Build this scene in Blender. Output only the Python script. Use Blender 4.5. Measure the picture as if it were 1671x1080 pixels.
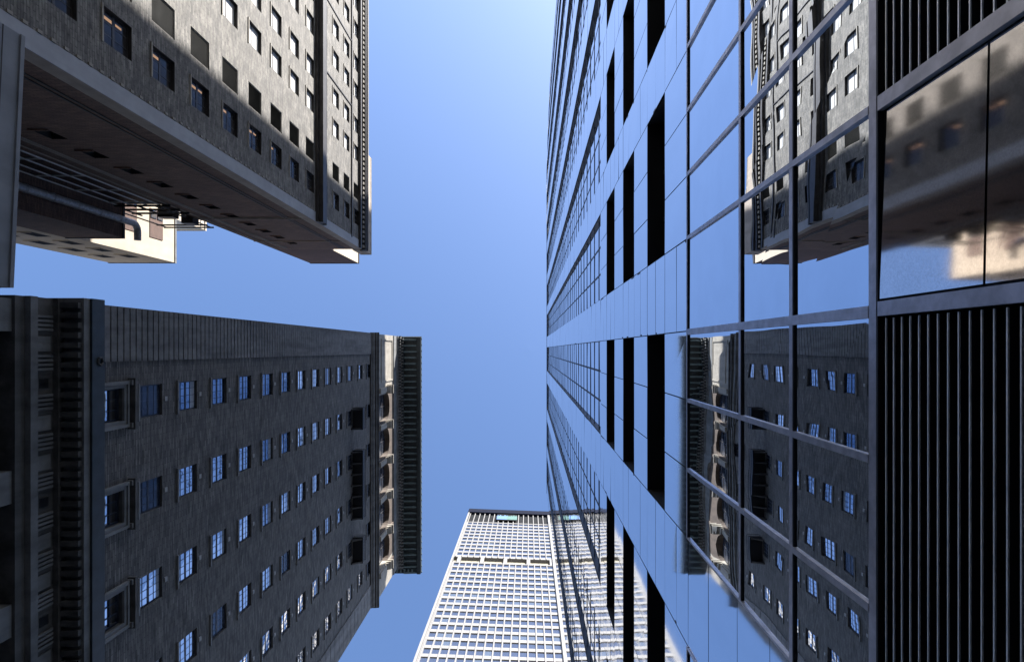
import bpy, math, random
from mathutils import Vector, Matrix

# ---------------------------------------------------------------- scene, camera, light
scene = bpy.context.scene
for o in list(bpy.data.objects):
    bpy.data.objects.remove(o)
COL = scene.collection
F = 1114.0            # focal length in photo pixels; world: X right, Y down the picture, Z up, camera at z = 0
ZX, ZY = 863.0, 570.0 # the zenith in the photo

cam_d = bpy.data.cameras.new('camera')
cam = bpy.data.objects.new('camera', cam_d)
COL.objects.link(cam)
scene.camera = cam
cam.location = (0, 0, 0)
cam.rotation_euler = (math.pi, 0, 0)
cam_d.sensor_width = 36.0
cam_d.lens = 36.0 * F / 1671.0
cam_d.shift_x = -(ZX - 835.5) / 1671.0
cam_d.shift_y = (ZY - 540.0) / 1671.0
cam_d.clip_start = 0.05
cam_d.clip_end = 3000

SUN_EL = math.radians(37.2)
SUN_V = Vector((math.cos(SUN_EL) * 0.510, -math.cos(SUN_EL) * 0.860, math.sin(SUN_EL))).normalized()
world = bpy.data.worlds.new('World')
scene.world = world
world.use_nodes = True
wn = world.node_tree
wn.nodes.clear()
sky = wn.nodes.new('ShaderNodeTexSky')
sky.sky_type = 'NISHITA'
sky.sun_disc = False
sky.sun_elevation = SUN_EL
sky.sun_rotation = math.atan2(SUN_V.x, SUN_V.y)
sky.altitude = 0
sky.air_density = 1.0
sky.dust_density = 1.5
sky.ozone_density = 3.5
bg = wn.nodes.new('ShaderNodeBackground')
bg.inputs['Strength'].default_value = 0.082
wo = wn.nodes.new('ShaderNodeOutputWorld')
tint = wn.nodes.new('ShaderNodeMix')
tint.data_type = 'RGBA'
tint.blend_type = 'MULTIPLY'
tint.inputs[0].default_value = 1.0
tint.inputs[7].default_value = (0.93, 1.0, 1.11, 1)
wn.links.new(sky.outputs[0], tint.inputs[6])
wn.links.new(tint.outputs[2], bg.inputs[0])
wn.links.new(bg.outputs[0], wo.inputs[0])

sun_d = bpy.data.lights.new('sun', 'SUN')
sun_d.energy = 5.0
sun_d.angle = math.radians(0.5)
sun_d.color = (1.0, 0.955, 0.89)
sun = bpy.data.objects.new('sun', sun_d)
COL.objects.link(sun)
sun.rotation_euler = SUN_V.to_track_quat('Z', 'Y').to_euler()
sun.location = (60, -100, 150)

scene.view_settings.view_transform = 'Standard'
scene.view_settings.look = 'None'
scene.view_settings.exposure = 1.9
scene.view_settings.gamma = 1.0
scene.cycles.max_bounces = 10
scene.cycles.glossy_bounces = 6
scene.cycles.sample_clamp_indirect = 4.0

R = random.Random(7)

# ---------------------------------------------------------------- materials
MATS = {}

def _nodes(name):
    m = bpy.data.materials.new(name)
    m.use_nodes = True
    nt = m.node_tree
    p = nt.nodes['Principled BSDF']
    MATS[name] = m
    return m, nt, p

def _coord(nt, scale=(1, 1, 1)):
    tc = nt.nodes.new('ShaderNodeTexCoord')
    mp = nt.nodes.new('ShaderNodeMapping')
    mp.inputs['Scale'].default_value = scale
    nt.links.new(tc.outputs['Object'], mp.inputs['Vector'])
    return mp.outputs[0]

def _ramp(nt, fac, stops):
    r = nt.nodes.new('ShaderNodeValToRGB')
    el = r.color_ramp.elements
    while len(el) < len(stops):
        el.new(0.5)
    for e, (pos, c) in zip(el, stops):
        e.position = pos
        e.color = (*c, 1)
    nt.links.new(fac, r.inputs[0])
    return r.outputs[0]

def _noise(nt, vec, scale, detail=4, rough=0.6):
    n = nt.nodes.new('ShaderNodeTexNoise')
    n.inputs['Scale'].default_value = scale
    n.inputs['Detail'].default_value = detail
    n.inputs['Roughness'].default_value = rough
    nt.links.new(vec, n.inputs['Vector'])
    return n.outputs['Fac']

def _mul(nt, a, b, f=1.0, mode='MULTIPLY'):
    mx = nt.nodes.new('ShaderNodeMix')
    mx.data_type = 'RGBA'
    mx.blend_type = mode
    mx.inputs[0].default_value = f
    nt.links.new(a, mx.inputs[6])
    nt.links.new(b, mx.inputs[7])
    return mx.outputs[2]

def stone(name, col, rough=0.8, var=0.25, scale=0.8, streak=0.25, bump=0.0, metal=0.0):
    """plain material with weathering: broad stains plus vertical streaks and a fine grain"""
    m, nt, p = _nodes(name)
    v1 = _coord(nt)
    lo = tuple(c * (1 - var) for c in col)
    hi = tuple(min(1, c * (1 + var * 0.6)) for c in col)
    base = _ramp(nt, _noise(nt, v1, scale, 5), [(0.3, lo), (0.7, hi)])
    v2 = _coord(nt, (1.4, 1.4, 0.12))
    st = _ramp(nt, _noise(nt, v2, 1.0, 3), [(0.35, (1 - streak,) * 3), (0.6, (1, 1, 1))])
    base = _mul(nt, base, st)
    nt.links.new(base, p.inputs['Base Color'])
    p.inputs['Roughness'].default_value = rough
    p.inputs['Metallic'].default_value = metal
    if bump:
        b = nt.nodes.new('ShaderNodeBump')
        b.inputs['Strength'].default_value = bump
        b.inputs['Distance'].default_value = 0.02
        nt.links.new(_noise(nt, v1, 18, 3), b.inputs['Height'])
        nt.links.new(b.outputs[0], p.inputs['Normal'])
    return m

def brick(name, c1, c2, mortar, var=0.3, w=0.42, h=0.11, stain=0.5, sscale=(0.8, 0.8, 6.0), bigs=0.55):
    m, nt, p = _nodes(name)
    tc = nt.nodes.new('ShaderNodeTexCoord')
    sp = nt.nodes.new('ShaderNodeSeparateXYZ')
    nt.links.new(tc.outputs['Object'], sp.inputs[0])
    ad = nt.nodes.new('ShaderNodeMath')
    ad.operation = 'ADD'
    nt.links.new(sp.outputs[0], ad.inputs[0])
    nt.links.new(sp.outputs[1], ad.inputs[1])
    cb = nt.nodes.new('ShaderNodeCombineXYZ')
    nt.links.new(ad.outputs[0], cb.inputs[0])
    nt.links.new(sp.outputs[2], cb.inputs[1])
    bt = nt.nodes.new('ShaderNodeTexBrick')
    bt.inputs['Color1'].default_value = (*c1, 1)
    bt.inputs['Color2'].default_value = (*c2, 1)
    bt.inputs['Mortar'].default_value = (*mortar, 1)
    bt.inputs['Scale'].default_value = 1.0
    bt.inputs['Mortar Size'].default_value = 0.012
    bt.inputs['Mortar Smooth'].default_value = 0.3
    bt.inputs['Bias'].default_value = -0.1
    bt.inputs['Brick Width'].default_value = w
    bt.inputs['Row Height'].default_value = h
    nt.links.new(cb.outputs[0], bt.inputs['Vector'])
    v1 = _coord(nt)
    big = _ramp(nt, _noise(nt, v1, bigs, 6, 0.65), [(0.3, (1 - var,) * 3), (0.72, (1 + 0.0,) * 3)])
    v2 = _coord(nt, sscale)
    crs = _ramp(nt, _noise(nt, v2, 1.0, 4, 0.75), [(0.32, (1 - stain,) * 3), (0.66, (1, 1, 1))])
    c = _mul(nt, bt.outputs['Color'], big)
    c = _mul(nt, c, crs)
    nt.links.new(c, p.inputs['Base Color'])
    p.inputs['Roughness'].default_value = 0.85
    b = nt.nodes.new('ShaderNodeBump')
    b.inputs['Strength'].default_value = 0.5
    b.inputs['Distance'].default_value = 0.015
    nt.links.new(bt.outputs['Fac'], b.inputs['Height'])
    b.invert = True
    nt.links.new(b.outputs[0], p.inputs['Normal'])
    return m

def plain(name, col, rough=0.5, metal=0.0, var=0.12, scale=2.0):
    m, nt, p = _nodes(name)
    v1 = _coord(nt)
    lo = tuple(c * (1 - var) for c in col)
    hi = tuple(min(1, c * (1 + var)) for c in col)
    nt.links.new(_ramp(nt, _noise(nt, v1, scale, 4), [(0.35, lo), (0.65, hi)]), p.inputs['Base Color'])
    p.inputs['Roughness'].default_value = rough
    p.inputs['Metallic'].default_value = metal
    if rough >= 0.8:
        p.inputs['Specular IOR Level'].default_value = 0.05
    return m

def mirror(name, col, rough, wave, wscale=0.45, grain=0.0, metal=1.0, rvar=0.0, stretch=(1, 1, 1)):
    """coated glass / polished metal whose sheet is slightly wavy"""
    m, nt, p = _nodes(name)
    v1 = _coord(nt, stretch)
    p.inputs['Metallic'].default_value = metal
    c = _ramp(nt, _noise(nt, v1, 1.6, 5), [(0.3, tuple(x * 0.93 for x in col)), (0.7, col)])
    if grain:
        g = _ramp(nt, _noise(nt, v1, 55, 2, 0.8), [(0.32, (1 - grain,) * 3), (0.68, (1, 1, 1))])
        c = _mul(nt, c, g)
    nt.links.new(c, p.inputs['Base Color'])
    if rvar:
        r = nt.nodes.new('ShaderNodeMapRange')
        r.inputs['To Min'].default_value = rough * (1 - rvar)
        r.inputs['To Max'].default_value = rough * (1 + rvar)
        nt.links.new(_noise(nt, v1, 3.0, 4), r.inputs['Value'])
        nt.links.new(r.outputs[0], p.inputs['Roughness'])
    else:
        p.inputs['Roughness'].default_value = rough
    b = nt.nodes.new('ShaderNodeBump')
    b.inputs['Strength'].default_value = 1.0
    b.inputs['Distance'].default_value = wave
    nt.links.new(_noise(nt, v1, wscale, 1.0, 0.4), b.inputs['Height'])
    nt.links.new(b.outputs[0], p.inputs['Normal'])
    return m

brick('grey_brick', (0.25, 0.236, 0.222), (0.115, 0.112, 0.112), (0.03, 0.03, 0.035), 0.4, w=0.6, h=0.13, stain=0.75, sscale=(0.9, 0.9, 8.0), bigs=1.2)
stone('band_stone', (0.165, 0.163, 0.163), 0.8, 0.35, 2.5, 0.35)
brick('pale_brick', (0.35, 0.325, 0.29), (0.185, 0.175, 0.165), (0.09, 0.085, 0.08), 0.6, w=0.5, h=0.13, stain=0.65, sscale=(1.8, 1.8, 4.5), bigs=1.4)
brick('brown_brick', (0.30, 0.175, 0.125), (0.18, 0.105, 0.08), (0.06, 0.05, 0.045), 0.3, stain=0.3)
brick('red_brick', (0.20, 0.105, 0.08), (0.15, 0.08, 0.062), (0.10, 0.08, 0.07), 0.3, stain=0.3)
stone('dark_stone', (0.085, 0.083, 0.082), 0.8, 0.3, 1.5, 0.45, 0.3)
stone('grey_stone', (0.17, 0.175, 0.18), 0.8, 0.3, 1.2, 0.35, 0.3)
stone('light_stone', (0.29, 0.265, 0.225), 0.75, 0.2, 1.2, 0.2, 0.2)
stone('tan_stone', (0.40, 0.33, 0.27), 0.8, 0.2, 1.2, 0.2, 0.2)
stone('cream_render', (0.50, 0.43, 0.34), 0.8, 0.12, 0.7, 0.12)
stone('white_precast', (0.165, 0.16, 0.157), 0.7, 0.08, 0.5, 0.08)
stone('olive_recess', (0.20, 0.18, 0.13), 0.8, 0.2, 1.0, 0.1)
stone('copper', (0.022, 0.034, 0.042), 0.55, 0.4, 2.0, 0.3, 0.2)
stone('shaded_stone', (0.085, 0.062, 0.048), 0.8, 0.25, 1.5, 0.3, 0.2)  # brown tone paints the shade over the arcade into the stone
plain('dark_pane', (0.012, 0.013, 0.015), 0.8, 0, 0.2)
stone('copper_pale', (0.10, 0.145, 0.16), 0.6, 0.35, 3.0, 0.2)
stone('grey_render', (0.23, 0.245, 0.275), 0.75, 0.12, 1.2, 0.15, 0.1)
stone('asphalt', (0.05, 0.05, 0.05), 0.9, 0.2, 2.0, 0.0, 0.3)
stone('concrete', (0.17, 0.17, 0.17), 0.85, 0.2, 1.5, 0.0, 0.2)
plain('road_paint', (0.75, 0.74, 0.70), 0.7, 0, 0.1, 6)
plain('black_metal', (0.006, 0.006, 0.008), 0.5, 0.0, 0.2)
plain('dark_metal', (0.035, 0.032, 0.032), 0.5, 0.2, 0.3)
plain('frame_metal', (0.50, 0.49, 0.54), 0.36, 0.7, 0.18, 5)
plain('nose_metal', (0.93, 0.91, 0.90), 0.55, 0.75, 0.15, 5)
plain('galvanised', (0.55, 0.55, 0.56), 0.45, 0.2, 0.25, 6)
plain('white_paint', (0.90, 0.89, 0.86), 0.5, 0, 0.06)
stone('corner_render', (0.32, 0.335, 0.37), 0.75, 0.12, 1.2, 0.15)
stone('keystone_pale', (0.34, 0.34, 0.34))
plain('vent_grey', (0.045, 0.045, 0.042), 0.6, 0.1, 0.15)
plain('blind_grey', (0.30, 0.33, 0.38), 0.4, 0, 0.1)
plain('blind_white', (0.70, 0.69, 0.67), 0.25, 0, 0.06, 1.0)
plain('blue_paint_frame', (0.012, 0.02, 0.04), 0.5, 0, 0.2)
plain('roofing', (0.08, 0.08, 0.08), 0.9, 0, 0.2)
plain('sign_blue', (0.10, 0.17, 0.32), 0.8, 0, 0.1)
plain('sign_teal', (0.09, 0.16, 0.15), 0.8, 0, 0.1)
plain('tower_roof_metal', (0.006, 0.008, 0.018), 0.9, 0, 0.2)
mirror('mirror_glass', (0.74, 0.80, 0.88), 0.0, 0.0035, 0.8)
mirror('upper_glass', (0.70, 0.77, 0.87), 0.02, 0.007, 0.5)
mirror('panel_steel', (0.80, 0.84, 0.90), 0.04, 0.005, 0.5, 0.04, 1.0, 0.2, (1, 1, 0.4))
mirror('polished_granite', (0.86, 0.82, 0.81), 0.05, 0.003, 0.5, 0.22, 1.0, 0.3)
mirror('old_glass', (0.90, 0.90, 0.93), 0.02, 0.02, 1.2)
mirror('mid_glass', (0.34, 0.40, 0.50), 0.03, 0.02, 1.2)  # darker tint paints dimmer reflections into the glass
mirror('night_glass', (0.075, 0.07, 0.07), 0.06, 0.02, 1.2, metal=0.4)
mirror('tower_glass', (0.20, 0.23, 0.29), 0.08, 0.02, 0.8, metal=0.85)
mirror('tower_glass_pale', (0.22, 0.26, 0.31), 0.15, 0.02, 0.8, metal=0.75)
mirror('dim_glass', (0.05, 0.06, 0.085), 0.03, 0.02, 0.8, metal=0.3)
for k_, sp_ in (('night_glass', 0.12), ('dim_glass', 0.3)):
    MATS[k_].node_tree.nodes['Principled BSDF'].inputs['Specular IOR Level'].default_value = sp_

m_, nt_, p_ = _nodes('lamp_glow')
p_.inputs['Base Color'].default_value = (0.8, 0.5, 0.3, 1)
p_.inputs['Emission Color'].default_value = (1.0, 0.55, 0.25, 1)
p_.inputs['Emission Strength'].default_value = 0.09

# ---------------------------------------------------------------- mesh helpers
class MB:
    def __init__(s):
        s.v, s.f, s.m, s.mats = [], [], [], []

    def mi(s, mat):
        if mat not in s.mats:
            s.mats.append(mat)
        return s.mats.index(mat)

    def quad(s, pts, mat):
        n = len(s.v)
        s.v += [tuple(p) for p in pts]
        s.f.append(tuple(range(n, n + len(pts))))
        s.m.append(s.mi(mat))

    def hexa(s, p, mat, skip=()):
        """p: 8 corners, 0-3 bottom loop, 4-7 top loop"""
        n = len(s.v)
        s.v += [tuple(q) for q in p]
        fs = [(0, 3, 2, 1), (4, 5, 6, 7), (0, 1, 5, 4), (1, 2, 6, 5), (2, 3, 7, 6), (3, 0, 4, 7)]
        k = s.mi(mat)
        for i, f in enumerate(fs):
            if i in skip:
                continue
            s.f.append(tuple(n + j for j in f))
            s.m.append(k)

    def box(s, x0, x1, y0, y1, z0, z1, mat):
        x0, x1 = sorted((x0, x1)); y0, y1 = sorted((y0, y1)); z0, z1 = sorted((z0, z1))
        s.hexa([(x0, y0, z0), (x1, y0, z0), (x1, y1, z0), (x0, y1, z0),
                (x0, y0, z1), (x1, y0, z1), (x1, y1, z1), (x0, y1, z1)], mat)

    def tube(s, a, b, r, mat, n=10, r2=None):
        a, b = Vector(a), Vector(b)
        d = (b - a).normalized()
        t = Vector((0, 0, 1)) if abs(d.z) < 0.9 else Vector((1, 0, 0))
        u = d.cross(t).normalized(); w = d.cross(u)
        r2 = r if r2 is None else r2
        k = len(s.v); mi = s.mi(mat)
        for c, rr in ((a, r), (b, r2)):
            for i in range(n):
                an = 2 * math.pi * i / n
                s.v.append(tuple(c + (u * math.cos(an) + w * math.sin(an)) * rr))
        for i in range(n):
            j = (i + 1) % n
            s.f.append((k + i, k + j, k + n + j, k + n + i)); s.m.append(mi)
        s.f.append(tuple(k + i for i in reversed(range(n)))); s.m.append(mi)
        s.f.append(tuple(k + n + i for i in range(n))); s.m.append(mi)

    def build(s, name, parent=None, loc=(0, 0, 0), smooth=False):
        me = bpy.data.meshes.new(name)
        me.from_pydata(s.v, [], s.f)
        for mt in s.mats:
            me.materials.append(MATS[mt])
        me.polygons.foreach_set('material_index', s.m)
        if smooth:
            me.polygons.foreach_set('use_smooth', [True] * len(s.f))
        me.update()
        o = bpy.data.objects.new(name, me)
        COL.objects.link(o)
        put(o, parent, loc)
        return o

def world_loc(o):
    v = Vector(o.location)
    while o.parent:
        o = o.parent
        v = v + Vector(o.location)
    return v

def put(o, parent, loc):
    """place o so that its own vertices keep world coordinates (parents here are never rotated unless said)"""
    if parent is not None:
        o.parent = parent
        o.location = Vector(loc) - world_loc(parent)
    else:
        o.location = loc

def thing(name, label, cat, loc):
    o = bpy.data.objects.new(name, None)
    o.empty_display_size = 1.0
    COL.objects.link(o)
    o.location = loc
    o['label'] = label
    o['category'] = cat
    return o

def struct(name, mb):
    o = mb.build(name)
    o['kind'] = 'structure'
    return o

def copy_tree(o, parent, loc=None):
    c = o.copy()
    COL.objects.link(c)
    if parent is not None:
        c.parent = parent
    if loc is not None:
        put(c, parent, loc)
    for ch in o.children:
        copy_tree(ch, c)
    return c

def drop(o):
    for ch in list(o.children):
        drop(ch)
    bpy.data.objects.remove(o)

def wall_x(mb, X, y0, y1, z0, z1, holes, mat):
    """plane x = X with rectangular holes (ya, yb, za, zb)"""
    ys = sorted({y0, y1, *[h[0] for h in holes], *[h[1] for h in holes]})
    zs = sorted({z0, z1, *[h[2] for h in holes], *[h[3] for h in holes]})
    ys = [y for y in ys if y0 <= y <= y1]; zs = [z for z in zs if z0 <= z <= z1]
    for i in range(len(zs) - 1):
        zc = (zs[i] + zs[i + 1]) / 2
        rowh = [h for h in holes if h[2] < zc < h[3]]
        start = ys[0]
        open_ = False
        segs = []
        for j in range(len(ys) - 1):
            yc = (ys[j] + ys[j + 1]) / 2
            hole = any(h[0] < yc < h[1] for h in rowh)
            if hole:
                if open_:
                    segs.append((start, ys[j])); open_ = False
            elif not open_:
                start = ys[j]; open_ = True
        if open_:
            segs.append((start, ys[-1]))
        for a, b in segs:
            mb.quad([(X, a, zs[i]), (X, b, zs[i]), (X, b, zs[i + 1]), (X, a, zs[i + 1])], mat)

def wall_y(mb, Y, x0, x1, z0, z1, holes, mat):
    t = MB()
    wall_x(t, 0, x0, x1, z0, z1, holes, mat)
    for f in t.f:
        mb.quad([(t.v[i][1], Y, t.v[i][2]) for i in reversed(f)], mat)

# window prototypes, opening centred on the origin, wall plane x = 0, outside is +x
def reveal(mb, w, h, d, mat):
    a, b = w / 2, h / 2
    mb.quad([(0, -a, -b), (-d, -a, -b), (-d, a, -b), (0, a, -b)], mat)
    mb.quad([(0, -a, b), (0, a, b), (-d, a, b), (-d, -a, b)], mat)
    mb.quad([(0, -a, -b), (0, -a, b), (-d, -a, b), (-d, -a, -b)], mat)
    mb.quad([(0, a, -b), (-d, a, -b), (-d, a, b), (0, a, b)], mat)

def frame(mb, w, h, d, t, depth, mat, ys=(), zs=(), mt=0.03):
    """outer frame t wide plus bars; front of frame at x = -d + depth"""
    a, b = w / 2, h / 2
    x0, x1 = -d, -d + depth
    mb.box(x0, x1, -a, -a + t, -b, b, mat)
    mb.box(x0, x1, a - t, a, -b, b, mat)
    mb.box(x0, x1, -a + t, a - t, -b, -b + t, mat)
    mb.box(x0, x1, -a + t, a - t, b - t, b, mat)
    for (z, zt) in zs:
        mb.box(x0, x1 - 0.006, -a + t, a - t, z - zt / 2, z + zt / 2, mat)
    for y in ys:
        mb.box(x0, x1 - 0.012, y - mt / 2, y + mt / 2, -b + t, b - t, mat)

def pane(name, w, h, d, t, mat, parent, jit=0.0, blind=None):
    mb = MB()
    a, b = w / 2 - t * 0.5, h / 2 - t * 0.5
    j = [R.uniform(-jit, jit) for _ in range(4)]
    x = -d + 0.02
    mb.quad([(x + j[0], -a, -b), (x + j[1], a, -b), (x + j[2], a, b), (x + j[3], -a, b)], mat)
    return mb.build(name, parent)

# ================================================================= GROUND
GZ = -1.6
g = MB(); g.box(-600, 600, -600, 600, GZ - 1.0, GZ - 0.16, 'concrete'); struct('ground', g)
g = MB(); g.box(-12.6, -1.2, -300, 300, GZ - 0.155, GZ - 0.13, 'asphalt'); struct('road', g)
g = MB(); g.box(-1.2, 2.93, -300, 300, GZ - 0.155, GZ, 'concrete'); g.box(-1.42, -1.2, -300, 300, GZ - 0.155, GZ + 0.003, 'grey_stone')
struct('pavement', g)
g = MB(); g.box(-17.9, -12.6, -300, 300, GZ - 0.155, GZ, 'concrete'); g.box(-12.6, -12.38, -300, 300, GZ - 0.155, GZ + 0.003, 'grey_stone')
struct('pavement', g)
g = MB()
for k in range(-20, 21):
    g.box(-6.98, -6.84, k * 6, k * 6 + 3, GZ - 0.13, GZ - 0.124, 'road_paint')
struct('road_markings', g)

# ================================================================= LOWER LEFT: grey brick building with copper cornice
XL = -17.9
LL = thing('brick_building', 'dark grey brick building in shade with deep copper cornice and a sunlit arcade under it', 'building', (-26, 14, GZ))
Y0, Y1 = -1.76, 29.0
zlist = [32.3, 35.8, 39.4, 43.0, 46.7, 50.2, 53.7, 57.3, 60.8, 64.5, 68.2, 72.4, 76.2]
rows = [2.42, 6.89, 11.30, 15.72, 20.05, 24.47]
WW, WH = 1.50, 2.05
holes = []
wins = []
for ri, yc in enumerate(rows):
    for zi, zc in enumerate(zlist):
        if zi == 11 and 1 <= ri <= 4:
            continue
        holes.append((yc - WW / 2, yc + WW / 2, zc - WH / 2, zc + WH / 2))
        wins.append((ri, zi, yc, zc))
big = []
for yc in rows:
    big.append((yc, 28.6)); holes.append((yc - 0.72, yc + 0.72, 26.9, 30.05))
low = []
for yc in rows:
    for zc in (4.0, 8.5, 13.0, 17.5):
        low.append((yc, zc)); holes.append((yc - 0.9, yc + 0.9, zc - 1.3, zc + 1.3))
mb = MB()
wall_x(mb, XL, Y0, Y1, GZ, 79.6, holes, 'grey_brick')
mb.quad([(XL, Y0, GZ), (XL, Y0, 79.6), (-42, Y0, 79.6), (-42, Y0, GZ)], 'grey_brick')
mb.quad([(XL, Y1, GZ), (-42, Y1, GZ), (-42, Y1, 79.6), (XL, Y1, 79.6)], 'grey_brick')
mb.quad([(-42, Y0, GZ), (-42, Y0, 79.6), (-42, Y1, 79.6), (-42, Y1, GZ)], 'grey_brick')
mb.quad([(XL, Y0, 79.6), (XL, Y1, 79.6), (-42, Y1, 79.6), (-42, Y0, 79.6)], 'roofing')
mb.build('wall', LL)

def ll_window(panemat, blind=0.0):
    m = MB()
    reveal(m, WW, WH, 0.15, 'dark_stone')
    fr = 0.06
    frame(m, WW, WH, 0.15, fr, 0.035, 'blue_paint_frame',
          ys=[-WW / 4, 0, WW / 4], zs=[(0.02, 0.15), (-0.48, 0.03), (0.48, 0.03)], mt=0.028)
    o = m.build('window', None)
    pm = MB()
    a, b = WW / 2 - 0.03, WH / 2 - 0.03
    for (z0, z1, dx) in ((-b, 0.02, 0.012), (0.02, b, 0.016)):
        j = [R.uniform(-0.006, 0.006) for _ in range(4)]
        x = -0.15 + dx
        pm.quad([(x + j[0], -a, z0), (x + j[1], a, z0), (x + j[2], a, z1), (x + j[3], -a, z1)], panemat)
    if blind:
        pm.quad([(-0.128, -a, b - blind), (-0.128, a, b - blind), (-0.128, a, b), (-0.128, -a, b)], 'blind_grey')
    p = pm.build('pane', o)
    s = MB()
    s.box(0.0, 0.10, -WW / 2 - 0.1, WW / 2 + 0.12, -WH / 2 - 0.14, -WH / 2, 'grey_stone')
    s.build('sill', o)
    k = MB()
    k.box(0.0, 0.05, -0.11, 0.11, WH / 2 + 0.16, WH / 2 + 0.40, 'keystone_pale')
    k.build('keystone', o)
    return o

variants = [ll_window('old_glass', R.choice((0, 0, 0.3, 0.6))) for _ in range(8)]
mids = [ll_window('mid_glass', R.choice((0, 0.5))) for _ in range(4)]
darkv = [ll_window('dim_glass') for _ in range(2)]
for ri, zi, yc, zc in wins:
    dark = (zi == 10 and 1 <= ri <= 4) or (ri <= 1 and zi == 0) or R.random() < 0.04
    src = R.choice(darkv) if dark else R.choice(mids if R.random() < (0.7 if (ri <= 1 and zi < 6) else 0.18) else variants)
    c = copy_tree(src, LL, (XL, yc, zc))
for v in variants + darkv + mids:
    drop(v)

def ll_big(lowest=False):
    w, h = (1.8, 2.6) if lowest else (1.44, 3.15)
    m = MB()
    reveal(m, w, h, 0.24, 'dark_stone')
    frame(m, w, h, 0.24, 0.08, 0.08, 'blue_paint_frame', ys=[-w / 6, w / 6], zs=[(0.3, 0.1), (0.95, 0.04), (-0.5, 0.04)])
    o = m.build('window', None)
    pane('pane', w, h, 0.24, 0.08, 'old_glass' if not lowest else 'dim_glass', o, 0.004)
    s = MB()
    if not lowest:
        # stepped stone surround
        for (t0, t1, px) in ((0.0, 0.16, 0.10), (0.16, 0.30, 0.16)):
            for sg in (-1, 1):
                s.box(0, px, sg * (w / 2 + t0), sg * (w / 2 + t1), -h / 2, h / 2 + t1, 'grey_stone')
            s.box(0, px + 0.001, -w / 2 - t0, w / 2 + t0, h / 2 + t0, h / 2 + t1, 'grey_stone')
        s.box(0, 0.34, -w / 2 - 0.42, w / 2 + 0.42, h / 2 + 0.42, h / 2 + 0.60, 'dark_stone')
        for sg in (-1, 1):
            s.box(0, 0.26, sg * (w / 2 + 0.12), sg * (w / 2 + 0.34), h / 2 + 0.30, h / 2 + 0.42, 'grey_stone')
    s.box(0, 0.2, -w / 2 - 0.3, w / 2 + 0.3, -h / 2 - 0.2, -h / 2, 'grey_stone')
    s.build('surround', o)
    return o
b0 = ll_big()
for yc, zc in big:
    copy_tree(b0, LL, (XL, yc, 28.475))
drop(b0)
b1 = ll_big(True)
for yc, zc in low:
    copy_tree(b1, LL, (XL, yc, zc))
drop(b1)

# rusticated corner bands
def quoin(y0, y1, z0, z1, course, name='corner_band', mat='grey_brick', pr=0.10):
    m = MB()
    z = z0
    while z < z1 - 0.1:
        zt = min(z + course, z1)
        m.box(XL, XL + pr, y0, y1, z + 0.09, zt, mat)
        z += course
    return m
quoin(Y0 - 0.1, 0.52, 26.2, 77.5, 0.47, mat='band_stone').build('corner_band', LL)
m = quoin(26.55, Y1 + 0.1, 26.2, 77.5, 1.4, mat='band_stone'); m.build('corner_band', LL)
# belt course
m = MB()
m.box(XL, XL + 0.16, Y0 - 0.16, Y1 + 0.16, 76.95, 77.25, 'dark_stone')
m.box(XL, XL + 0.50, Y0 - 0.18, Y1 + 0.5, 77.95, 78.45, 'dark_stone')
m.box(XL, XL + 0.30, Y0 - 0.17, Y1 + 0.3, 77.50, 77.95, 'grey_stone')
m.box(XL, XL + 0.66, Y0 - 0.19, Y1 + 0.66, 78.45, 78.75, 'dark_stone')
m.build('belt_course', LL)

# arcade storey under the cornice
XA = -17.25
ac = [2.68 + 4.27 * k for k in range(1, 6)]
ra, zs_ = 1.62, 82.9
m = MB()
yl = Y0 + 0.15
m.box(XL, XA, Y0 + 0.02, ac[0] - ra, 78.75, 86.8, 'light_stone')
m.box(XL, XA, ac[-1] + ra, Y1 - 0.4, 78.75, 86.8, 'light_stone')
for i, c in enumerate(ac):
    n = 14
    # spandrel above the arch
    pts = [(c - ra * math.cos(math.pi * t / n), zs_ + ra * math.sin(math.pi * t / n)) for t in range(n + 1)]
    for t in range(n):
        (ya, za), (yb, zb) = pts[t], pts[t + 1]
        m.quad([(XA, ya, za), (XA, yb, zb), (XA, yb, 86.8), (XA, ya, 86.8)], 'shaded_stone')
        m.quad([(XA, ya, za), (XL + 0.02, ya, za), (XL + 0.02, yb, zb), (XA, yb, zb)], 'shaded_stone')
    if i < len(ac) - 1:
        m.box(XL, XA, c + ra, ac[i + 1] - ra, 78.75, 83.6, 'shaded_stone'); m.box(XL, XA, c + ra, ac[i + 1] - ra, 83.6, 86.8, 'shaded_stone')
m.quad([(XL + 0.02, ac[0] - ra, 78.75), (XL + 0.02, ac[-1] + ra, 78.75), (XL + 0.02, ac[-1] + ra, 86.8), (XL + 0.02, ac[0] - ra, 86.8)], 'dark_stone')
m.build('arcade', LL)
cap = MB()
piers_y = [(ac[i] + ac[i + 1]) / 2 for i in range(len(ac) - 1)] + [ac[0] - 2.13, ac[-1] + 2.13]
for i, py in enumerate(piers_y):
    c = MB()
    hw = 0.46
    c.box(XA, XA + 0.20, py - hw * 0.62, py + hw * 0.62, 78.75, 82.3, 'light_stone')  # pale stone against the brown puts the sunlit teeth into colour
    c.box(XA, XA + 0.34, py - hw * 0.8, py + hw * 0.8, 82.3, 82.7, 'light_stone')
    c.box(XA, XA + 0.52, py - hw, py + hw, 82.7, 83.2, 'light_stone')
    c.box(XA, XA + 0.72, py - hw * 1.15, py + hw * 1.15, 83.2, 83.5, 'light_stone')
    c.box(XA, XA + 0.16, py - 0.16, py + 0.16, 83.5, 86.3, 'shaded_stone')
    c.build('pilaster', LL)
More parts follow.
